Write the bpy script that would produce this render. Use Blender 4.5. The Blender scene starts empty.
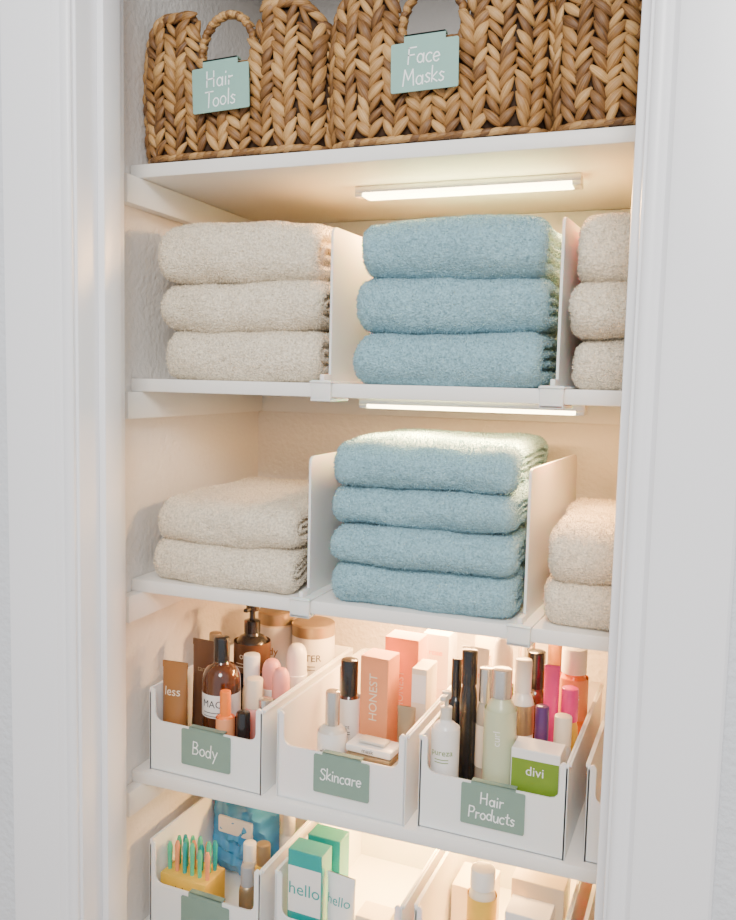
import bpy,bmesh,math,random
import numpy as np
from mathutils import Vector,Matrix,noise
random.seed(4); rng=np.random.default_rng(4)
col=bpy.context.scene.collection
# ------------------------------------------------------------ materials
def mat(name,c,rough=.5,var=0.0,vs=20,bump=0,bs=200,metal=0,trans=0,emit=None,es=0,coat=0,sss=0,bdist=.002):
    m=bpy.data.materials.new(name); m.use_nodes=True; nt=m.node_tree; b=nt.nodes['Principled BSDF']
    b.inputs['Base Color'].default_value=(*c,1); b.inputs['Roughness'].default_value=rough
    b.inputs['Metallic'].default_value=metal; b.inputs['Transmission Weight'].default_value=trans
    b.inputs['Coat Weight'].default_value=coat
    if sss: b.inputs['Subsurface Weight'].default_value=sss; b.inputs['Subsurface Scale'].default_value=.01
    if emit: b.inputs['Emission Color'].default_value=(*emit,1); b.inputs['Emission Strength'].default_value=es
    tc=nt.nodes.new('ShaderNodeTexCoord')
    if var>0:
        n=nt.nodes.new('ShaderNodeTexNoise'); n.inputs['Scale'].default_value=vs; n.inputs['Detail'].default_value=4
        nt.links.new(tc.outputs['Object'],n.inputs['Vector'])
        r=nt.nodes.new('ShaderNodeValToRGB'); r.color_ramp.elements[0].position=.3; r.color_ramp.elements[1].position=.7
        r.color_ramp.elements[0].color=(*[max(0,x*(1-var)) for x in c],1); r.color_ramp.elements[1].color=(*[min(1,x*(1+var)) for x in c],1)
        nt.links.new(n.outputs['Fac'],r.inputs['Fac']); nt.links.new(r.outputs['Color'],b.inputs['Base Color'])
    if bump>0:
        n=nt.nodes.new('ShaderNodeTexNoise'); n.inputs['Scale'].default_value=bs; n.inputs['Detail'].default_value=3
        nt.links.new(tc.outputs['Object'],n.inputs['Vector'])
        bp=nt.nodes.new('ShaderNodeBump'); bp.inputs['Strength'].default_value=bump; bp.inputs['Distance'].default_value=bdist
        nt.links.new(n.outputs['Fac'],bp.inputs['Height']); nt.links.new(bp.outputs['Normal'],b.inputs['Normal'])
    return m
M_wall=mat('wall_paint',(.82,.78,.73),.75,.02,6,.8,110,bdist=.003)
M_hall=mat('hall_paint',(.66,.68,.71),.75,.02,6,.8,110,bdist=.003)
M_trim=mat('trim_gloss_paint',(.84,.84,.86),.35,.01,5,.05,60)
M_shelf=mat('shelf_paint',(.87,.85,.81),.45,.015,8,.06,90)
M_plast=mat('white_plastic',(.86,.85,.83),.35,.01,10,.02,100,sss=.15)
M_div=mat('divider_plastic',(.84,.81,.77),.4,.01,10,.02,100,sss=.3)
M_sage=mat('sage_plaque',(.20,.30,.245),.5,.04,30,.05,200)
M_sageb=mat('seafoam_plaque',(.235,.42,.36),.5,.04,30,.05,200)
M_chalk=mat('white_marker',(.93,.95,.93),.7,.02,200)
M_floor=mat('floor_wood',(.42,.30,.2),.5,.2,8,.1,40)
M_metal=mat('brushed_aluminium',(.7,.7,.7),.35,.03,200,metal=.9)
M_led=mat('led_diffuser',(1,1,1),.5,.001,10,emit=(1,.78,.44),es=16)
M_white=mat('gloss_white',(.84,.82,.79),.3,.01,30,coat=.3)
M_cream=mat('cream_pack',(.80,.70,.54),.4,.02,30)
M_amber=mat('amber_glass',(.075,.02,.007),.1,.1,30,coat=.8)
M_black=mat('black_plastic',(.010,.010,.011),.25,.1,30,coat=.4)
M_brown=mat('brown_tube',(.30,.13,.04),.4,.04,30)
M_dbrown=mat('dark_brown_tube',(.11,.045,.02),.4,.04,30)
M_orange=mat('orange_pack',(.85,.20,.02),.35,.03,30,coat=.3)
M_peach=mat('peach_carton',(.78,.30,.13),.5,.03,40)
M_pink=mat('pink_cap',(.78,.32,.28),.4,.03,40)
M_mag=mat('magenta_plastic',(.75,.02,.22),.3,.03,40,coat=.4)
M_purple=mat('purple_plastic',(.07,.015,.12),.3,.05,40,coat=.4)
M_gold=mat('gold_lid',(.38,.29,.18),.35,.05,60,metal=.6)
M_frost=mat('frosted_glass',(.74,.70,.62),.3,.02,40,trans=.2)
M_clear=mat('clear_plastic',(.66,.62,.52),.12,.02,40,trans=.5)
M_sagebot=mat('pale_green_bottle',(.52,.56,.36),.35,.02,40,coat=.2)
M_green=mat('green_print',(.16,.27,.02),.5,.05,60)
M_teal=mat('teal_carton',(.012,.33,.31),.4,.03,50,coat=.2)
M_yellow=mat('yellow_carton',(.82,.50,.06),.45,.04,50)
M_blue=mat('blue_film',(.05,.30,.62),.25,.15,40,.5,60,coat=.4)
M_pgreen=mat('green_picks',(.08,.50,.28),.35,.05,60)
M_silver=mat('silver_cap',(.6,.58,.54),.25,.03,60,metal=.8)
M_dark=mat('print_ink',(.03,.03,.035),.5,.02,60)
M_gray=mat('grey_plastic',(.35,.36,.38),.4,.03,60)
def towel_mat(name,c):
    m=bpy.data.materials.new(name); m.use_nodes=True; nt=m.node_tree; b=nt.nodes['Principled BSDF']
    b.inputs['Roughness'].default_value=.95; b.inputs['Sheen Weight'].default_value=.2; b.inputs['Sheen Roughness'].default_value=.5
    b.inputs['Specular IOR Level'].default_value=.1
    tc=nt.nodes.new('ShaderNodeTexCoord')
    n=nt.nodes.new('ShaderNodeTexNoise'); n.inputs['Scale'].default_value=300; n.inputs['Detail'].default_value=4; n.inputs['Roughness'].default_value=.7
    nt.links.new(tc.outputs['Object'],n.inputs['Vector'])
    r=nt.nodes.new('ShaderNodeValToRGB'); r.color_ramp.elements[0].position=.32; r.color_ramp.elements[1].position=.64
    r.color_ramp.elements[0].color=(*[x*.66 for x in c],1); r.color_ramp.elements[1].color=(*[min(1,x*1.15) for x in c],1)
    nt.links.new(n.outputs['Fac'],r.inputs['Fac']); nt.links.new(r.outputs['Color'],b.inputs['Base Color'])
    v=nt.nodes.new('ShaderNodeTexVoronoi'); v.inputs['Scale'].default_value=380
    nt.links.new(tc.outputs['Object'],v.inputs['Vector'])
    bp=nt.nodes.new('ShaderNodeBump'); bp.inputs['Strength'].default_value=.8; bp.inputs['Distance'].default_value=.002
    nt.links.new(v.outputs['Distance'],bp.inputs['Height']); nt.links.new(bp.outputs['Normal'],b.inputs['Normal'])
    return m
M_tcream=towel_mat('terry_cream',(.84,.74,.58)); M_tblue=towel_mat('terry_blue',(.30,.50,.57))
def basket_mat():
    m=bpy.data.materials.new('water_hyacinth'); m.use_nodes=True; nt=m.node_tree; b=nt.nodes['Principled BSDF']
    b.inputs['Roughness'].default_value=.5
    a=nt.nodes.new('ShaderNodeAttribute'); a.attribute_name='rnd'
    l=nt.nodes.new('ShaderNodeAttribute'); l.attribute_name='lat'
    cb=nt.nodes.new('ShaderNodeCombineXYZ'); mu=nt.nodes.new('ShaderNodeMath'); mu.operation='MULTIPLY'; mu.inputs[1].default_value=40
    m2=nt.nodes.new('ShaderNodeMath'); m2.operation='MULTIPLY'; m2.inputs[1].default_value=9
    nt.links.new(a.outputs['Fac'],mu.inputs[0]); nt.links.new(l.outputs['Fac'],m2.inputs[0])
    nt.links.new(mu.outputs[0],cb.inputs[0]); nt.links.new(m2.outputs[0],cb.inputs[1])
    n=nt.nodes.new('ShaderNodeTexNoise'); n.inputs['Scale'].default_value=1.0; n.inputs['Detail'].default_value=3
    nt.links.new(cb.outputs[0],n.inputs['Vector'])
    add=nt.nodes.new('ShaderNodeMath'); add.operation='MULTIPLY_ADD'; add.inputs[1].default_value=.40
    nt.links.new(a.outputs['Fac'],add.inputs[0])
    m3=nt.nodes.new('ShaderNodeMath'); m3.operation='MULTIPLY'; m3.inputs[1].default_value=.62; nt.links.new(n.outputs['Fac'],m3.inputs[0]); nt.links.new(m3.outputs[0],add.inputs[2])
    r=nt.nodes.new('ShaderNodeValToRGB'); e=r.color_ramp.elements
    e[0].position=.22; e[0].color=(.08,.03,.009,1); e[1].position=.82; e[1].color=(.66,.40,.155,1)
    x=e.new(.5); x.color=(.30,.145,.042,1)
    nt.links.new(add.outputs[0],r.inputs['Fac']); nt.links.new(r.outputs['Color'],b.inputs['Base Color'])
    bp=nt.nodes.new('ShaderNodeBump'); bp.inputs['Strength'].default_value=.5; bp.inputs['Distance'].default_value=.002
    nt.links.new(n.outputs['Fac'],bp.inputs['Height']); nt.links.new(bp.outputs['Normal'],b.inputs['Normal'])
    return m
M_bask=basket_mat(); M_bin=mat('basket_inner',(.06,.028,.012),.8,.3,60,.4,120)
# ------------------------------------------------------------ mesh builder
class MB:
    def __init__(s): s.v=[];s.f=[];s.m=[];s.mats=[]
    def mi(s,m):
        if m not in s.mats: s.mats.append(m)
        return s.mats.index(m)
    def add(s,vs,fs,m,M=None):
        o=len(s.v); i=s.mi(m)
        for v in vs:
            v=Vector(v); s.v.append(tuple(M@v) if M is not None else tuple(v))
        for f in fs: s.f.append([o+k for k in f]); s.m.append(i)
        return s
    def box(s,lo,hi,m,bev=0,seg=2,M=None):
        bm=bmesh.new(); bmesh.ops.create_cube(bm,size=1)
        lo=Vector(lo);hi=Vector(hi); c=(lo+hi)/2; d=hi-lo
        for v in bm.verts: v.co=Vector((v.co.x*d.x,v.co.y*d.y,v.co.z*d.z))+c
        if bev>0: bmesh.ops.bevel(bm,geom=bm.edges[:],offset=bev,segments=seg,profile=.5,affect='EDGES')
        bm.verts.index_update()
        vs=[v.co.copy() for v in bm.verts]; fs=[[v.index for v in f.verts] for f in bm.faces]; bm.free()
        return s.add(vs,fs,m,M)
    def loft(s,rings,m,seg=28,M=None,cap=True,ex=2.0):
        vs=[];fs=[]
        for (z,rx,ry) in rings:
            for k in range(seg):
                a=2*math.pi*k/seg; ca,sa=math.cos(a),math.sin(a)
                vs.append((rx*math.copysign(abs(ca)**(2/ex),ca),ry*math.copysign(abs(sa)**(2/ex),sa),z))
        for i in range(len(rings)-1):
            for k in range(seg):
                k2=(k+1)%seg; fs.append([i*seg+k,i*seg+k2,(i+1)*seg+k2,(i+1)*seg+k])
        if cap:
            fs.append(list(range(seg))[::-1]); fs.append([(len(rings)-1)*seg+k for k in range(seg)])
        return s.add(vs,fs,m,M)
    def lathe(s,prof,m,seg=28,M=None,cap=True): return s.loft([(z,r,r) for r,z in prof],m,seg,M,cap)
    def extr(s,poly,h0,h1,m,axis='Z',M=None):
        n=len(poly)
        def P(p,h): return {'Z':(p[0],p[1],h),'Y':(p[0],h,p[1]),'X':(h,p[0],p[1])}[axis]
        vs=[P(p,h0) for p in poly]+[P(p,h1) for p in poly]
        fs=[list(range(n))[::-1],[n+k for k in range(n)]]+[[k,(k+1)%n,n+(k+1)%n,n+k] for k in range(n)]
        return s.add(vs,fs,m,M)
    def build(s,name,loc=(0,0,0),rz=0,parent=None,ry=0):
        me=bpy.data.meshes.new(name); me.from_pydata(s.v,[],s.f)
        for m in s.mats: me.materials.append(m)
        me.polygons.foreach_set('material_index',s.m)
        bm=bmesh.new(); bm.from_mesh(me); bmesh.ops.recalc_face_normals(bm,faces=bm.faces[:]); bm.to_mesh(me); bm.free()
        me.polygons.foreach_set('use_smooth',[True]*len(me.polygons))
        try: me.set_sharp_from_angle(angle=math.radians(32))
        except Exception as e: print('sharp',e)
        me.update()
        ob=bpy.data.objects.new(name,me); ob.location=loc; ob.rotation_euler=(0,ry,rz); col.objects.link(ob)
        if parent: ob.parent=parent
        return ob
def T(x=0,y=0,z=0): return Matrix.Translation((x,y,z))
def font_geo(txt,size):
    cu=bpy.data.curves.new('t','FONT'); cu.body=txt; cu.size=size; cu.align_x='CENTER'; cu.align_y='CENTER'; cu.resolution_u=3
    ob=bpy.data.objects.new('t',cu); col.objects.link(ob)
    me=bpy.data.meshes.new_from_object(ob)
    vs=[(v.co.x,v.co.y) for v in me.vertices]; fs=[list(p.vertices) for p in me.polygons]
    bpy.data.objects.remove(ob); bpy.data.curves.remove(cu); bpy.data.meshes.remove(me)
    return vs,fs
def text_flat(mb,txt,size,m,x,y,z,M=None,vert=False):
    vs,fs=font_geo(txt,size)
    if vert: vs=[(-b,a) for a,b in vs]
    mb.add([(x+a,y,z+b) for a,b in vs],fs,m,M)
def text_cyl(mb,txt,size,m,r,z,M=None,a0=0,vert=False):
    vs,fs=font_geo(txt,size)
    if vert: vs=[(-b,a) for a,b in vs]
    mb.add([(r*math.sin(a0+a/r),-r*math.cos(a0+a/r),z+b) for a,b in vs],fs,m,M)
def arc(cx,cy,rx,ry,a0,a1,n=12): return [(cx+rx*math.cos(math.radians(a0+(a1-a0)*k/n)),cy+ry*math.sin(math.radians(a0+(a1-a0)*k/n))) for k in range(n+1)]
G={'H':(.78,[[(0,1),(.02,0)],[(.52,1),(.55,0)],[(0,.48),(.55,.54)]]),
'a':(.6,[arc(.21,.27,.2,.27,40,400),[(.43,.55),(.44,0)]]),
'i':(.26,[[(.06,.52),(.07,0)],[(.06,.76),(.07,.84)]]),
'r':(.44,[[(.05,.55),(.05,0)],[(.05,.33),(.14,.5),(.32,.52)]]),
'T':(.62,[[(0,1),(.6,1.02)],[(.3,1),(.28,0)]]),
'o':(.55,[arc(.22,.27,.21,.27,0,360)]),
'l':(.24,[[(.06,1),(.07,0)]]),
's':(.45,[[(.32,.5),(.15,.57),(.04,.45),(.15,.32),(.3,.22),(.28,.05),(.12,0),(0,.08)]]),
'F':(.6,[[(.02,1),(0,0)],[(0,1),(.5,1.02)],[(0,.55),(.4,.57)]]),
'c':(.48,[arc(.22,.28,.22,.28,50,310)]),
'e':(.5,[[(.03,.27),(.4,.32)]+arc(.21,.28,.2,.28,12,320)]),
'M':(.88,[[(0,0),(.08,1),(.35,.35),(.62,1),(.72,0)]]),
'k':(.47,[[(0,1),(0,0)],[(.32,.58),(0,.25),(.36,0)]]),
'B':(.62,[[(0,0),(0,1),(.3,.97),(.4,.78),(.3,.57),(0,.52),(.35,.47),(.48,.26),(.35,.04),(0,0)]]),
'd':(.6,[arc(.21,.27,.2,.27,0,360),[(.43,1),(.43,0)]]),
'y':(.5,[[(0,.55),(.2,.1)],[(.42,.55),(.08,-.4)]]),
'S':(.62,[[(.45,.86),(.3,1),(.1,.95),(.03,.75),(.2,.57),(.42,.42),(.45,.18),(.28,0),(.08,.03),(0,.15)]]),
'n':(.52,[[(0,.55),(0,0)],[(0,.36),(.15,.55),(.32,.5),(.36,0)]]),
'P':(.58,[[(0,0),(0,1),(.36,.97),(.46,.75),(.35,.5),(0,.45)]]),
'u':(.54,[[(0,.55),(.04,.1),(.18,0),(.34,.12),(.38,.55),(.4,0)]]),
't':(.42,[[(.15,.9),(.15,.08),(.3,0)],[(0,.6),(.32,.62)]])}
def hand(mb,lines,cap,y,zc,m,M=None,lw=.0017):
    nl=len(lines)
    for li,t in enumerate(lines):
        w=sum(G[c][0] for c in t)*cap; x=-w/2; z0=zc+((nl-1)/2-li)*cap*1.32-cap*.46
        for c in t:
            gw,st=G[c]; jz=random.uniform(-.05,.05)*cap
            for pl in st:
                p=[(x+a*cap+b*.06*cap,z0+jz+b*cap) for a,b in pl]
                for q in range(len(p)-1):
                    (x0,y0),(x1,y1)=p[q],p[q+1]; L=math.hypot(x1-x0,y1-y0)
                    if L<1e-7: continue
                    ux,uy=(x1-x0)/L,(y1-y0)/L; nx,ny=-uy*lw/2,ux*lw/2; e=lw*.35
                    x0-=ux*e;y0-=uy*e;x1+=ux*e;y1+=uy*e
                    yy=y-.00002*(q%3)
                    mb.add([(x0+nx,yy,y0+ny),(x0-nx,yy,y0-ny),(x1-nx,yy,y1-ny),(x1+nx,yy,y1+ny)],[[0,1,2,3]],m,M)
            x+=gw*cap
def rrect(x0,z0,x1,z1,r,n=5):
    p=[]
    for cx,cz,a in ((x1-r,z1-r,0),(x0+r,z1-r,90),(x0+r,z0+r,180),(x1-r,z0+r,270)):
        for k in range(n+1):
            t=math.radians(a+90*k/n); p.append((cx+r*math.cos(t),cz+r*math.sin(t)))
    return p
def plaque(lines,name,parent,x,y,z,ry=0,top=.02,W=.086,H=.056,cap=.0135,m=None,hook=.03):
    m=m or M_sage
    mb=MB(); mb.extr(rrect(-W/2,-H/2,W/2,H/2,.0025),-.0018,0,m,'Y')
    mb.extr(rrect(-hook,H/2-.004,hook,H/2+top,.0015),-.0012,.0,m,'Y')
    mb.box((-hook,-.0012,H/2+top-.002),(hook,.010,H/2+top),m)
    if lines: hand(mb,lines,cap,-.0022,0,M_chalk)
    return mb.build(name,(x,y,z),0,parent,ry)
# ------------------------------------------------------------ room
XL,XR,YB=-.765,.15,1.48; YF=.89; YJ=.984; OL,OR=-.714,-.046; SF=1.067
def slab(name,lo,hi,m,bev=0):
    mb=MB(); mb.box(lo,hi,m,bev); return mb.build(name)
slab('wall_left',(XL-.1,YJ,0),(XL,YB+.1,2.4),M_wall)
slab('wall_right',(XR,YJ,0),(XR+.1,YB+.1,2.4),M_wall)
slab('wall_back',(XL,YB,0),(XR,YB+.1,2.4),M_wall)
mb=MB()
mb.box((-2.0,YF,0),(OL-.018,YJ,2.4),M_hall); mb.box((OR+.018,YF,0),(1.6,YJ,2.4),M_hall); mb.box((OL-.018,YF,2.07),(OR+.018,YJ,2.4),M_hall)
mb.build('wall_front')
slab('floor',(-2.0,-1.4,-.05),(1.6,YB+.1,0),M_floor)
slab('ceiling',(XL-.1,YF,2.4),(XR+.1,YB+.1,2.45),M_wall)
mb=MB(); mb.box((OL-.018,YF-.003,0),(OL,YJ,2.052),M_trim,.0015); mb.box((OL,.926,0),(OL+.011,.962,2.05),M_trim,.002); mb.build('trim_1')
mb=MB(); mb.box((OR,YF-.003,0),(OR+.018,YJ,2.052),M_trim,.0015); mb.box((OR-.011,.926,0),(OR,.962,2.05),M_trim,.002); mb.build('trim_2')
mb=MB(); mb.box((OL,YF-.003,2.052),(OR,YJ,2.07),M_trim,.0015); mb.build('trim_3')
prof=[(0,0),(0,-.008),(.002,-.0105),(.006,-.012),(.012,-.0115),(.015,-.0095),(.018,-.010),(.023,-.0165),(.029,-.0185),(.088,-.0205),(.096,-.020),(.099,-.017),(.1,-.012),(.1,0)]
def casing(name,x0,s):
    mb=MB(); mb.extr([(x0+s*a,YF+b) for a,b in prof],0,2.16,M_trim,'Z'); return mb.build(name)
casing('trim_4',OL-.004,-1); casing('trim_5',OR+.004,1)
mb=MB(); mb.extr([(YF+b,2.055+a) for a,b in prof],OL-.004,OR+.004,M_trim,'X'); mb.build('trim_6')
ZS=[1.658,1.35,1.047,.744,.479]; TH=.019
for i,z in enumerate(ZS):
    slab('closet_shelf',(XL+.0005,SF,z-TH),(XR-.0005,YB-.0005,z),M_shelf,.0015)
    mb=MB(); mb.box((XL,1.035,z-TH-.04),(XL+.019,YB-.0195,z-TH-.0003),M_shelf,.0015)
    mb.box((XL,YB-.019,z-TH-.04),(XR,YB,z-TH-.0003),M_shelf,.0015)
    mb.box((XR-.019,1.035,z-TH-.04),(XR,YB-.0195,z-TH-.0003),M_shelf,.0015)
    mb.build('shelf_cleat')
def led(x0,x1,y,z,P,c=(1,.50,.15)):
    w=.034
    mb=MB(); mb.box((x0,y-w/2,z-.010),(x1,y+w/2,z-.0004),M_metal,.001)
    mb.box((x0+.012,y-w/2+.001,z-.0155),(x1-.012,y+w/2-.001,z-.0095),M_led,.002)
    for a,b in ((x0,x0+.012),(x1-.012,x1)): mb.box((a,y-w/2,z-.016),(b,y+w/2,z-.0095),M_metal,.0015)
    ob=mb.build('under_shelf_light_bar')
    L=bpy.data.lights.new('led_glow','AREA'); L.shape='RECTANGLE'; L.size=x1-x0-.03; L.size_y=.03; L.energy=P; L.color=c
    lo=bpy.data.objects.new('led_glow',L); lo.location=((x0+x1)/2,y,z-.018); col.objects.link(lo); lo.parent=ob
led(-.465,-.14,1.215,ZS[0]-TH,12)
led(-.43,-.115,1.16,ZS[1]-TH,8.5,(1,.52,.19))
led(-.49,-.17,1.30,ZS[2]-TH,8,(1,.53,.20))
led(-.49,-.17,1.30,ZS[3]-TH,9.5,(1,.52,.15))
# ------------------------------------------------------------ dividers
def divider(x,z,h=.207,y0=1.088,d=.29,rz=-2.0):
    mb=MB(); r=.02; p=[(0,0),(d,0)]
    p+=[(d-r+r*math.cos(math.radians(a)),h-r+r*math.sin(math.radians(a))) for a in (0,30,60,90)]
    p+=[(r*.5+r*.5*math.cos(math.radians(a)),h-r*.5+r*.5*math.sin(math.radians(a))) for a in (90,120,150,180)]
    mb.extr(p,-.0017,.0017,M_div,'X')
    mb.box((-.016,-.03,.0004),(.016,d*.9,.0028),M_div,.0008)
    mb.box((-.015,-.028,-.0245),(.015,-.0225,.004),M_div,.0015)
    mb.box((-.015,-.028,-.0245),(.015,.03,-.0202),M_div,.001)
    mb.box((-.003,-.024,.002),(.003,.002,.012),M_div,.001)
    mb.build('shelf_divider',(x,y0,z),math.radians(rz))
divider(-.453,ZS[1],.212,rz=-4); divider(-.145,ZS[1],.212,rz=-5); divider(-.480,ZS[2],.2); divider(-.173,ZS[2],.2,rz=-5)
# ------------------------------------------------------------ towels
def towel(w,d,h,seed,m,name,parent,x,y,z,nt=32000,rz=0):
    rs=np.random.default_rng(seed); cn=[48,18,2,18,30,8,2,8]
    def sec(e):
        A=d/2-e;B=h/2-e;r=max(B*.96,.0004); q=[]
        def st(a,b,n):
            for k in range(n): q.append((a[0]+(b[0]-a[0])*k/n,a[1]+(b[1]-a[1])*k/n))
        def ar(cx,cz,a0,n):
            for k in range(n): t=math.radians(a0+90*k/n); q.append((cx+r*math.cos(t),cz+r*math.sin(t)))
        st((A-r,B),(-(A-r),B),cn[0]); ar(-(A-r),B-r,90,cn[1]); st((-A,B-r),(-A,-(B-r)),cn[2]); ar(-(A-r),-(B-r),180,cn[3])
        st((-(A-r),-B),(A-r,-B),cn[4]); ar(A-r,-(B-r),270,cn[5]); st((A,-(B-r)),(A,B-r),cn[6]); ar(A-r,B-r,0,cn[7])
        return q
    rc=.016; capst=[]
    es=list(np.linspace(h/2*.985,rc,13))+[rc*(1-math.sin(t)) for t in np.linspace(0,math.pi/2,8)[1:]]
    for e in es:
        if e<rc: xx=rc-math.sqrt(max(0,rc*rc-(rc-e)**2))
        else: xx=.008*(1-math.cos(2*math.pi*(e-rc)/(h/2-rc)*1.5))/2
        capst.append((e,xx))
    sts=[(-w/2+xx,e) for e,xx in capst]
    for t in np.linspace(-w/2+rc,w/2-rc,46)[1:-1]: sts.append((t,0))
    for e,xx in capst[::-1]: sts.append((w/2-xx,e))
    V=[];n=sum(cn)
    for sx,e in sts:
        for (yy,zz) in sec(e): V.append((sx,yy,zz))
    V=np.array(V); off=Vector((seed*3.1,seed*1.7,seed*.9))
    for i in range(len(V)):
        p=Vector(V[i]); a=noise.noise_vector(p*6+off); b=noise.noise_vector(p*20+off); c=noise.noise_vector(p*130+off)
        V[i]+=np.array([a.x*.010+b.x*.003+c.x*.0009,a.y*.011+b.y*.0050+c.y*.0011,a.z*.0055+b.z*.0034+c.z*.0009])
    V[:,2]*=1-.10*np.abs(V[:,0]/(w/2))**4
    V[:,2]-=.006*np.clip((-V[:,1]-d*.25)/(d*.25),0,1)
    F=[]; ns=len(sts)
    for i in range(ns-1):
        for k in range(n):
            k2=(k+1)%n; F.append((i*n+k,(i+1)*n+k,(i+1)*n+k2,i*n+k2))
    Fa=np.array(F)
    idx=rs.integers(0,len(Fa),nt*2); q=V[Fa[idx]]
    nrm=np.cross(q[:,1]-q[:,0],q[:,3]-q[:,0]); ar_=np.linalg.norm(nrm,axis=1)+1e-12
    keep=rs.random(len(idx))<np.clip(ar_/np.percentile(ar_,80),0,1); q=q[keep];nrm=nrm[keep]/ar_[keep][:,None]
    cen=q.mean(axis=1); out=cen*np.array([.3,.3,1.0]); sgn=np.sign((nrm*out).sum(1)); sgn[sgn==0]=1; nrm*=np.median(sgn)
    u=rs.random((len(q),1));v=rs.random((len(q),1))
    P=(q[:,0]*(1-u)+q[:,1]*u)*(1-v)+(q[:,3]*(1-u)+q[:,2]*u)*v
    dirn=nrm+rs.normal(0,.5,(len(q),3)); dirn/=np.linalg.norm(dirn,axis=1)[:,None]
    sd=np.cross(dirn,rs.normal(0,1,(len(q),3))); sd/=np.linalg.norm(sd,axis=1)[:,None]+1e-9
    L=rs.uniform(.0012,.0029,(len(q),1)); W=.0005
    t0=P+sd*W;t1=P-sd*W;t2=P+dirn*L+sd*W*.5;t3=P+dirn*L-sd*W*.5
    TV=np.stack([t0,t1,t3,t2],1).reshape(-1,3); base=len(V)
    TF=[(base+4*i,base+4*i+1,base+4*i+2,base+4*i+3) for i in range(len(q))]
    me=bpy.data.meshes.new(name); me.from_pydata(np.vstack([V,TV]).tolist(),[],[list(f) for f in F]+TF); me.materials.append(m)
    me.polygons.foreach_set('use_smooth',[True]*len(me.polygons)); me.update()
    ob=bpy.data.objects.new(name,me); ob.location=(x,y,z); ob.rotation_euler=(0,0,rz); col.objects.link(ob); ob.parent=parent
def stack(x0,x1,z,hs,m,seed,d=.31,yf=1.066):
    em=bpy.data.objects.new('folded_towel_stack',None); col.objects.link(em); rr=random.Random(seed)
    em.location=((x0+x1)/2,yf+d/2,z); zz=.004
    for i,h in enumerate(hs):
        w=(x1-x0)+rr.uniform(-.012,.004)
        towel(w,d,h*1.06,seed*10+i,m,'towel_%d'%(i+1),em,rr.uniform(-.005,.005),rr.uniform(-.004,.008),zz+h/2,rz=rr.uniform(-.018,.018))
        zz+=h
stack(-.722,-.466,ZS[1],[.069,.071,.082],M_tcream,1)
stack(-.412,-.165,ZS[1],[.070,.069,.077],M_tblue,2)
stack(-.129,.12,ZS[1],[.062,.066,.086],M_tcream,3)
stack(-.733,-.490,ZS[2],[.061,.061],M_tcream,4)
stack(-.442,-.187,ZS[2],[.058,.053,.053,.058],M_tblue,5,yf=1.064)
stack(-.154,.115,ZS[2],[.060,.070],M_tcream,6)
# ------------------------------------------------------------ baskets
BW,BD=.300,.345
def perim():
    r=.045; P=[]
    def seg(a,b,n,nr):
        for k in range(n): P.append((a[0]+(b[0]-a[0])*k/n,a[1]+(b[1]-a[1])*k/n,*nr))
    def ar(cx,cy,a0,n):
        for k in range(n): t=math.radians(a0+90*k/n); P.append((cx+r*math.cos(t),cy+r*math.sin(t),math.cos(t),math.sin(t)))
    hx,hy=BW/2-.006,BD/2-.006
    seg((-(hx-r),-hy),(hx-r,-hy),60,(0,-1)); ar(hx-r,-hy+r,270,20); seg((hx,-hy+r),(hx,hy-r),60,(1,0)); ar(hx-r,hy-r,0,20)
    seg((hx-r,hy),(-hx+r,hy),60,(0,1)); ar(-hx+r,hy-r,90,20); seg((-hx,hy-r),(-hx,-hy+r),60,(-1,0)); ar(-hx+r,-hy+r,180,20)
    return np.array(P)
PP=perim(); dl=np.hypot(*(np.roll(PP[:,:2],-1,0)-PP[:,:2]).T); SS=np.concatenate([[0],np.cumsum(dl)]); PL=SS[-1]; PX=np.vstack([PP,PP[:1]])
def per(s):
    s%=PL; return [np.interp(s,SS,PX[:,k]) for k in range(4)]
def rim(x,y):
    ax=abs(x); b=.202-.045*(max(0,ax-.095)/.05)**2
    b=max(b,.152)
    if abs(y)>BD/2-.05 and ax<.064:
        t=min(1,max(0,(ax-.036)/.026)); t=t*t*(3-2*t); b=.126+(b-.126)*t
    if abs(y)<BD/2-.05: b=.152
    return b
NL,NR_=7,8
def leafverts(C,D,N,L,W,Tk):
    S=N.cross(D).normalized(); N=D.cross(S).normalized(); v=[];lat=[]
    for i in range(NL+1):
        t=i/NL; pr=math.sin(math.pi*min(max(t,.03),.97))**.6; bow=math.sin(math.pi*t)*Tk*.4
        for k in range(NR_):
            a=2*math.pi*k/NR_
            v.append(C+D*(t-.5)*L+S*math.cos(a)*W/2*pr+N*(math.sin(a)*Tk/2*pr+bow)); lat.append(math.cos(a)*.5+.5)
    return v,lat
LF=[]
for i in range(NL):
    for k in range(NR_):
        k2=(k+1)%NR_; LF.append((i*NR_+k,i*NR_+k2,(i+1)*NR_+k2,(i+1)*NR_+k))
LF.append(tuple(range(NR_))[::-1]); LF.append(tuple(NL*NR_+k for k in range(NR_)))
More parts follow.
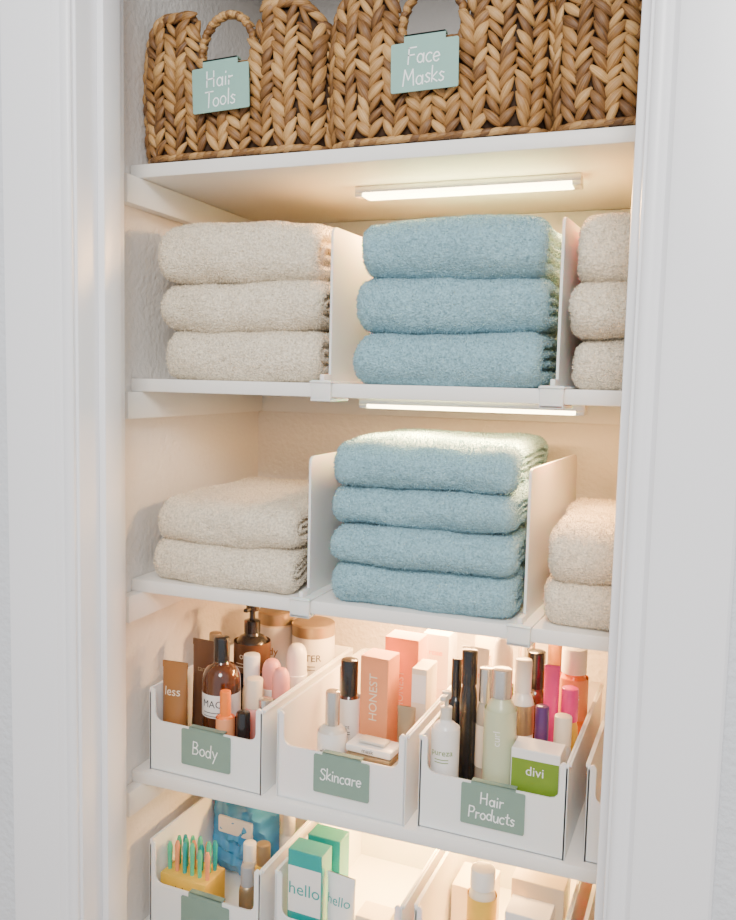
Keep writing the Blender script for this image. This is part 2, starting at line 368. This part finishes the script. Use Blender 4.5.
def basket(x,seed,lines,lx,lr,cap):
    rr=random.Random(seed); V=[];F=[];R=[];Lt=[];MI=[]
    def leaf(C,D,N,L,W,Tk):
        o=len(V); v,l=leafverts(C,D,N,L,W,Tk); V.extend([tuple(q) for q in v]); Lt.extend(l); R.extend([rr.random()]*len(v)); F.extend([[o+k for k in f] for f in LF]); MI.extend([0]*len(LF))
    ncol=round(PL/.034); cw=PL/ncol
    def bulge(z): return .006*math.sin(math.pi*min(1,z/.2))
    for c in range(ncol):
        rowoff=rr.uniform(0,.010)
        for r_ in range(-1,17):
            z=.014+rowoff+r_*.0152
            for sgn in (-1,1):
                s=(c+.5)*cw+sgn*cw*.24; px,py,nx,ny=per(s)
                if z>rim(px,py)-.010 or z<.012: continue
                tg=Vector((-ny,nx,0)); N=Vector((nx,ny,0)); ang=math.radians(38+rr.uniform(-13,13))
                D=(tg*sgn*math.sin(ang)+Vector((0,0,1))*math.cos(ang)+N*.16).normalized()
                C=Vector((px,py,z))+N*(.001+bulge(z)+rr.uniform(-.0015,.0015))
                leaf(C,D,N,.035*rr.uniform(.88,1.15),.0124*rr.uniform(.75,1.25),.010)
    s=0
    while s<PL:
        px,py,nx,ny=per(s); px2,py2,_,_=per(s+.004); z=rim(px,py); z2=rim(px2,py2); N=Vector((nx,ny,0))
        D=Vector((px2-px,py2-py,(z2-z))).normalized()
        up=N.cross(D); 
        leaf(Vector((px,py,z-.004))+N*.003,(D+up*.45).normalized(),N,.03,.0125,.010)
        leaf(Vector((px,py,z-.001))-N*.004,(D-up*.45).normalized(),N,.03,.0125,.010)
        D2=Vector((px2-px,py2-py,0)).normalized()
        leaf(Vector((px,py,.0072))+N*.001,(D2+Vector((0,0,.18))).normalized(),N,.028,.009,.010)
        s+=.0115
    for side in (-1,1):
        n=28
        for k in range(n+1):
            a=math.radians(-16+212*k/n); R0=.038; c=Vector((R0*math.cos(a)*1.05,side*(BD/2-.007),.142+R0*math.sin(a)*1.34))
            D=Vector((-math.sin(a),0,math.cos(a))); N=Vector((0,side,0)); rad=Vector((math.cos(a),0,math.sin(a)))
            leaf(c+rad*.001,(D+rad*.55*(1 if k%2 else -1)).normalized(),N,.020,.010,.012)
    o=len(V); K=len(PP)
    for q in PP:
        z=rim(q[0],q[1])-.005
        for off in (-.001,-.006):
            for zz in (.0015,z*.5,z): V.append((q[0]+q[2]*(off+bulge(zz)*.8),q[1]+q[3]*(off+bulge(zz)*.8),zz)); R.append(.1); Lt.append(.5)
    for k in range(K):
        a=o+k*6;b=o+((k+1)%K)*6
        for f in ([a,b,b+1,a+1],[a+1,b+1,b+2,a+2],[a+2,b+2,b+5,a+5],[a+3,a+4,b+4,b+3],[a+4,a+5,b+5,b+4]): F.append(f); MI.append(1)
    F.append([o+k*6 for k in range(K)][::-1]); MI.append(1)
    me=bpy.data.meshes.new('woven_basket'); me.from_pydata(V,[],F); me.materials.append(M_bask); me.materials.append(M_bin)
    me.polygons.foreach_set('material_index',MI); me.polygons.foreach_set('use_smooth',[True]*len(F))
    a=me.attributes.new('rnd','FLOAT','POINT'); a.data.foreach_set('value',R)
    a=me.attributes.new('lat','FLOAT','POINT'); a.data.foreach_set('value',Lt)
    me.update(); ob=bpy.data.objects.new('woven_basket',me); ob.location=(x,SF+.014+BD/2,ZS[0]+.003); col.objects.link(ob)
    plaque(lines,'label',ob,lx,-BD/2-.0165,.089,math.radians(lr),top=.010,cap=cap,m=M_sageb,hook=.027,W=.088,H=.060)
basket(-.6135,1,['Hair','Tools'],.000,-2,.0205)
basket(-.3185,2,['Face','Masks'],-.004,-1,.0195)
basket(-.0200,3,['Hair','Masks'],.010,-2,.0195)
# ------------------------------------------------------------ bins
def bin_(x,z,lines,w=.200,d=.33,h=.13,fh=.080,rz=-2.5,label=True,cap=.016,lz=.050):
    mb=MB(); t=.003
    mb.box((-w/2,0,0),(w/2,d,t),M_plast,.001)
    r=.014
    def side(x0,x1):
        p=[(0,0),(d,0)]+[(d-r+r*math.cos(math.radians(a)),h-r+r*math.sin(math.radians(a))) for a in (0,30,60,90)]+[(.006+.006*math.cos(math.radians(a)),h-.006+.006*math.sin(math.radians(a))) for a in (90,120,150,180)]
        mb.extr(p,x0,x1,M_plast,'X')
        xm=x0 if x0<0 else x1; s=-1 if x0<0 else 1
        mb.box((min(xm,xm+s*.003),.004,h-.006),(max(xm,xm+s*.003),d-.01,h-.001),M_plast,.001)
    side(-w/2,-w/2+t); side(w/2-t,w/2)
    mb.box((-w/2,d-t,0),(w/2,d,h-.002),M_plast,.001)
    pw=.010; c=.012; a=w/2-t*.3
    p=[(-a,0),(a,0),(a,h-.004),(a-.004,h),(a-pw+.003,h),(a-pw,h-.004)]
    p+=[(a-pw-c+c*math.cos(math.radians(q)),fh+c-c*math.sin(math.radians(q))) for q in (0,30,60,90)]
    p+=[(-(a-pw-c+c*math.cos(math.radians(q))),fh+c-c*math.sin(math.radians(q))) for q in (90,60,30,0)]
    p+=[(-a+pw,h-.004),(-a+pw-.003,h),(-a+.004,h),(-a,h-.004)]
    mb.extr(p,0,t,M_plast,'Y')
    ob=mb.build('storage_bin',(x,1.0765,z+.0005),math.radians(rz))
    if label: plaque(lines,'label',ob,.004,-.0006,lz,top=fh-lz-.028+.002,cap=cap)
    return ob
bx=[-.642,-.4225,-.2065,.016]
for xx,l,cp in zip(bx,(['Body'],['Skincare'],['Hair','Products'],['Hair']),(.0195,.0165,.0155,.018)): bin_(xx,ZS[3],l,cap=cp)
for i,xx in enumerate(bx): bin_(xx,ZS[4],None,h=.148,fh=.080,label=True,lz=.046)
# ------------------------------------------------------------ products
Z4=ZS[3]+.0042; Z5=ZS[4]+.0042
def tube(name,x,y,z,h,r,body,cap,txt=None,rz=0,tc=None,sz=.012,tz=.62):
    mb=MB(); ch=h*.16
    mb.lathe([(r*.93,0),(r*.96,.001),(r*.96,ch),(r*.9,ch+.001)],cap)
    rg=[]
    for k in range(9):
        t=k/8; rg.append((ch+.001+(h-ch-.001)*t,r*(1+.12*t),r*(1-t)**.8*.98+.0012))
    mb.loft(rg,body); mb.box((-r*1.12,-.0014,h-.010),(r*1.12,.0014,h),body,.0004)
    if txt: 
        vs,fs=font_geo(txt,sz)
        H0=h*tz
        mb.add([(a,-(r*(1-((H0+b-ch)/(h-ch)))**.8*.98+.0012)*math.sqrt(max(.05,1-(a/r/1.15)**2))-.0008,H0+b) for a,b in vs],fs,tc or M_white)
    return mb.build(name,(x,y,z),math.radians(rz))
def bottle(name,x,y,z,h,r,body,cap,capr=.45,caph=.2,label=None,lz=(.15,.6),txt=None,sz=.01,tc=None,pump=False,rz=0,vert=False,dome=False):
    mb=MB(); bh=h*(1-caph); nr=r*capr
    pr=[(r*.9,0),(r,.003)]+[(r,bh*.8)]+[(nr*.8+(r-nr*.8)*math.cos(math.radians(a)),bh*.8+bh*.16*math.sin(math.radians(a))) for a in (20,40,60,80)]+[(nr*.8,bh)]
    if capr>.9: pr=[(r*.9,0),(r,.003),(r,bh-.002),(r*.9,bh)]
    mb.lathe(pr,body)
    if dome: mb.lathe([(nr,bh-.004)]+[(nr*math.cos(math.radians(a))**.6,bh+caph*h*(.5+.5*math.sin(math.radians(a)))) for a in (0,20,40,60,75,84)],cap)
    elif pump:
        mb.lathe([(nr,bh-.003),(nr,bh+caph*h*.38),(nr*.6,bh+caph*h*.42)],cap); mb.lathe([(nr*.35,bh),(nr*.35,h-.006)],cap,12)
        mb.lathe([(nr*.75,h-.010),(nr*.8,h-.008),(nr*.8,h-.001),(nr*.6,h)],cap,20)
        mb.box((-.004,-nr*.7-.016,h-.008),(.004,0,h-.002),cap,.0015)
    else: mb.lathe([(nr,bh-.004),(nr,h-.003),(nr*.94,h-.0008),(nr*.8,h)],cap)
    if label: mb.lathe([(r+.0004,h*lz[0]),(r+.0004,h*lz[1])],label,28,None,False)
    if txt:
        text_cyl(mb,txt,sz,tc or M_dark,r+.0009,h*(lz[0]*.4+lz[1]*.6),vert=vert)
        if not vert:
            for k in range(2): mb.add([(r*1.04*math.sin(a),-r*1.04*math.cos(a),h*(lz[0]*.4+lz[1]*.6)-sz*(.85+.35*k)+dz) for dz in (0,.0011) for a in (-.5,-.25,0,.25,.5)],[[i,i+1,i+6,i+5] for i in range(4)],tc or M_dark)
    return mb.build(name,(x,y,z),math.radians(rz))
def carton(name,x,y,z,w,d,h,m,txt=None,sz=.012,tc=None,rz=0,vert=False,panel=None,lid=None,tz=.6,side=None):
    mb=MB(); mb.box((-w/2,-d/2,0),(w/2,d/2,h),m,.0006,1)
    mb.box((-w/2+.0006,-d/2+.0006,h-.0002),(w/2-.0006,d/2-.0006,h+.0004),lid or m)
    if panel:
        pm,z0,z1=panel; mb.box((-w/2+.001,-d/2-.0004,h*z0),(w/2-.001,-d/2+.001,h*z1),pm)
    if side: mb.box((w/2-.001,-d/2+.001,.002),(w/2+.0004,d/2-.001,h-.002),side)
    if txt: text_flat(mb,txt,sz,tc or M_white,0,-d/2-.0009,h*tz,vert=vert)
    return mb.build(name,(x,y,z),math.radians(rz))
# bin 1
tube('lotion_tube',-.714,1.110,Z4,.163,.0195,M_brown,M_dbrown,'less',rz=3,sz=.019,tc=M_cream,tz=.72)
tube('lotion_tube',-.698,1.172,Z4,.182,.0205,M_dbrown,M_brown,'tan',rz=-5,tc=M_gold,tz=.75)
bottle('amber_bottle',-.650,1.142,Z4,.202,.0300,M_amber,M_black,.42,.17,M_white,(.40,.58),'MAC',.016,M_dark)
bottle('travel_bottle',-.618,1.098,Z4,.135,.0140,M_orange,M_orange,.6,.25,M_peach,(.3,.7),'sun',.010,M_cream)
bottle('pump_bottle',-.661,1.265,Z4,.222,.031,M_black,M_black,.45,.20,M_dbrown,(.5,.72),'oil',.016,M_cream,pump=True)
bottle('body_butter_jar',-.662,1.362,Z4,.190,.033,M_cream,M_gold,1.02,.10,M_white,(.3,.86),'body',.018,M_brown)
bottle('body_butter_jar',-.587,1.357,Z4,.178,.038,M_white,M_gold,1.02,.10,M_white,(.4,.87),'BUTTER',.017,M_dark)
bottle('roll_on_bottle',-.577,1.265,Z4,.165,.0185,M_white,M_white,.95,.3,dome=True)
bottle('roll_on_bottle',-.597,1.212,Z4,.152,.0165,M_white,M_pink,.95,.3,dome=True)
bottle('travel_bottle',-.630,1.205,Z4,.158,.0150,M_cream,M_white,.9,.3)
bottle('travel_bottle',-.590,1.103,Z4,.105,.0120,M_brown,M_black,.9,.35)
bottle('travel_bottle',-.566,1.130,Z4,.120,.0125,M_dbrown,M_silver,.9,.35)
bottle('travel_bottle',-.597,1.152,Z4,.140,.0150,M_pink,M_cream,.9,.3)
bottle('roll_on_bottle',-.565,1.180,Z4,.152,.0150,M_gold,M_pink,.95,.3,dome=True)
bottle('amber_bottle',-.715,1.235,Z4,.175,.0180,M_amber,M_gold,.6,.2)
# bin 2
bottle('serum_bottle',-.450,1.116,Z4,.155,.0215,M_frost,M_silver,.5,.30,M_white,(.2,.62),'glow',.012)
bottle('spray_bottle',-.450,1.182,Z4,.182,.0180,M_amber,M_black,.75,.28,M_white,(.1,.68),'mist',.010)
carton('skincare_carton',-.405,1.195,Z4,.046,.042,.192,M_peach,'HONEST',.019,M_cream,vert=True,rz=-6,tz=.68)
carton('skincare_carton',-.385,1.262,Z4,.056,.042,.205,M_peach,'HONEST',.016,M_cream,vert=True,rz=-3)
carton('cream_carton',-.346,1.325,Z4,.044,.045,.200,M_white,'rose',.013,M_orange,rz=-3,tz=.85,lid=M_cream)
carton('cream_carton',-.343,1.225,Z4,.024,.05,.175,M_cream,rz=-3,panel=(M_white,.7,.95))
mb=MB()
for k in range(7): mb.box((-.036+.001*(k%3),-.021,.002+k*.0117),(.036-.001*(k%2),.021,.0125+k*.0117),(M_cream,M_white,M_pink,M_white,M_frost,M_gold,M_white)[k],.002)
mb.box((-.020,-.012,.0845),(.022,.010,.089),M_frost,.002)
text_flat(mb,'mask',.009,M_dark,0,-.022,.078); mb.build('face_mask_packets',(-.388,1.125,Z4),math.radians(-6))
tube('cream_tube',-.353,1.168,Z4,.128,.0125,M_gold,M_white)
bottle('serum_bottle',-.478,1.235,Z4,.150,.0140,M_dbrown,M_black,.6,.3)
# bin 3
bottle('shampoo_bottle',-.279,1.113,Z4,.182,.0195,M_white,M_frost,.42,.2,M_white,(.3,.72),'pureza',.012,M_green,pump=True)
bottle('hairspray_can',-.260,1.165,Z4,.228,.0125,M_black,M_black,.9,.2)
bottle('spray_bottle',-.284,1.188,Z4,.205,.0125,M_black,M_black,.6,.25)
bottle('mist_bottle',-.235,1.165,Z4,.205,.0125,M_clear,M_silver,.8,.22,M_cream,(.3,.6))
bottle('conditioner_bottle',-.205,1.122,Z4,.222,.0220,M_sagebot,M_silver,.62,.16,M_sagebot,(.35,.75),'curl',.014,M_white,vert=True)
bottle('shampoo_bottle',-.188,1.195,Z4,.215,.017,M_white,M_white,.7,.2,M_gold,(.5,.7))
bottle('nail_polish_bottle',-.154,1.157,Z4,.165,.0135,M_purple,M_purple,.7,.3)
tube('hair_gel_tube',-.150,1.215,Z4,.205,.010,M_mag,M_mag)
bottle('detangler_bottle',-.127,1.285,Z4,.214,.022,M_orange,M_white,.85,.16,M_peach,(.5,.79),'kids',.016,M_white)
bottle('travel_bottle',-.127,1.172,Z4,.150,.0135,M_frost,M_cream,.9,.25)
bottle('travel_bottle',-.124,1.217,Z4,.175,.0135,M_yellow,M_mag,.9,.25)
carton('scalp_serum_carton',-.150,1.108,Z4,.064,.040,.128,M_white,'divi',.018,M_white,panel=(M_green,.25,.9),rz=-3,tz=.78)
tube('styling_cream_tube',-.270,1.25,Z4,.205,.0185,M_white,M_orange,'zest',tc=M_orange,tz=.8)
tube('styling_cream_tube',-.268,1.318,Z4,.214,.0170,M_cream,M_orange,'zest',tc=M_brown,tz=.8)
bottle('mousse_bottle',-.232,1.27,Z4,.224,.0175,M_white,M_white,.9,.3,M_green,(.5,.65),dome=True)
bottle('mousse_bottle',-.205,1.325,Z4,.220,.0165,M_gold,M_silver,.8,.25)
bottle('conditioner_bottle',-.180,1.262,Z4,.208,.0175,M_amber,M_black,.8,.25)
bottle('conditioner_bottle',-.160,1.345,Z4,.21,.0185,M_white,M_brown,.8,.25)
bottle('shampoo_bottle',-.224,1.215,Z4,.190,.0135,M_dbrown,M_gold,.8,.25)
# shelf 5 contents
mb=MB(); mb.box((-.043,-.028,0),(.043,.028,.082),M_yellow,.001); text_flat(mb,'picks',.020,M_dark,-.005,-.0285,.06)
for k in range(16):
    px=-.036+.0048*k; py=(-.012,.006,.016)[k%3]; hh=.130+random.uniform(-.006,.006)
    mb.lathe([(.0030,.07),(.0038,hh-.02),(.0044,hh-.008),(.0024,hh)],(M_pgreen,M_pgreen,M_teal,M_peach)[k%4],10,T(px,py,0))
mb.build('interdental_brush_box',(-.690,1.125,Z5),math.radians(-4))
mb=MB(); vs=[];fs=[];nu,nv=30,18
for side in (1,-1):
    o=len(vs)
    for i in range(nu+1):
        for j in range(nv+1):
            u=i/nu*2-1;v=j/nv*2-1; t=(max(0,(1-u**4)*(1-v**4)))**.6*.028; nn=noise.noise(Vector((u*4,v*4,side*2)))*.014*(t/.028)
            vs.append((u*.066,side*(-t)+nn,.071+v*.070+.006*math.sin(u*5)*(v+1)/2))
    for i in range(nu):
        for j in range(nv): a=o+i*(nv+1)+j; fs.append([a,a+1,a+nv+2,a+nv+1])
mb.add(vs,fs,M_blue); mb.box((-.04,-.031,.085),(.03,-.024,.115),M_white,.003); mb.build('wipes_pouch',(-.667,1.265,Z5),math.radians(-6))
bottle('mouthwash_bottle',-.584,1.26,Z5,.145,.0155,M_white,M_white,.7,.3,dome=True)
bottle('travel_bottle',-.594,1.13,Z5,.110,.0135,M_gold,M_gray,.8,.25)
bottle('travel_bottle',-.592,1.18,Z5,.12,.0145,M_yellow,M_gold,.8,.25)
bottle('travel_bottle',-.622,1.19,Z5,.11,.0135,M_gray,M_white,.8,.25)
carton('toothpaste_carton',-.480,1.112,Z5,.056,.035,.175,M_teal,'hello',.027,M_teal,panel=(M_white,.45,.86),rz=-3,tz=.66)
carton('toothpaste_carton',-.470,1.160,Z5,.055,.035,.175,M_teal,'hello',.022,M_white,rz=-3)
tube('toothpaste_tube',-.426,1.105,Z5,.148,.0210,M_white,M_teal,'hello',tc=M_teal,sz=.020,rz=-8,tz=.75)
carton('floss_carton',-.378,1.125,Z5,.05,.04,.09,M_cream,rz=-3)
bottle('dry_shampoo_can',-.222,1.128,Z5,.195,.0205,M_cream,M_white,.85,.12,M_yellow,(.3,.80),'heater',.015,M_dark)
carton('lotion_carton',-.155,1.130,Z5,.060,.045,.150,M_white,'care',.012,M_green,rz=-3)
carton('lotion_carton',-.150,1.20,Z5,.075,.06,.162,M_cream,rz=-3)
carton('lotion_carton',-.260,1.27,Z5,.060,.07,.09,M_cream,rz=-3)
# ------------------------------------------------------------ camera
p=math.atan(82/850); th=math.atan(.377); ro=.0225
Fh=Vector((-math.sin(th),math.cos(th),0)); R=Vector((math.cos(th),math.sin(th),0)); Zv=Vector((0,0,1))
F3=(Fh*math.cos(p)-Zv*math.sin(p)); U=(Fh*math.sin(p)+Zv*math.cos(p))
Rc=(R+U*ro).normalized(); Uc=(U-R*ro).normalized(); B=-F3
cam=bpy.data.cameras.new('camera'); co=bpy.data.objects.new('camera',cam); col.objects.link(co)
CP=Vector((0,0,1.358))
co.matrix_world=Matrix(((Rc.x,Uc.x,B.x,CP.x),(Rc.y,Uc.y,B.y,CP.y),(Rc.z,Uc.z,B.z,CP.z),(0,0,0,1)))
cam.sensor_fit='VERTICAL'; cam.sensor_height=36; cam.sensor_width=36; cam.lens=850/920*36; cam.clip_start=.02; cam.shift_x=11/920
bpy.context.scene.camera=co
# ------------------------------------------------------------ light
w=bpy.data.worlds.new('world'); bpy.context.scene.world=w; w.use_nodes=True
bg=w.node_tree.nodes['Background']; bg.inputs[0].default_value=(.94,.96,1,1); bg.inputs[1].default_value=1.0
L=bpy.data.lights.new('hall_fill_light','AREA'); L.shape='DISK'; L.size=.8; L.energy=48; L.color=(1,.985,.96)  # added soft fill above and behind the camera, standing in for window light
lo=bpy.data.objects.new('hall_fill_light',L); lo.location=(.1,-.8,2.35); col.objects.link(lo)
lo.rotation_euler=(Vector((-.4,1.1,1.3))-lo.location).to_track_quat('-Z','Y').to_euler()
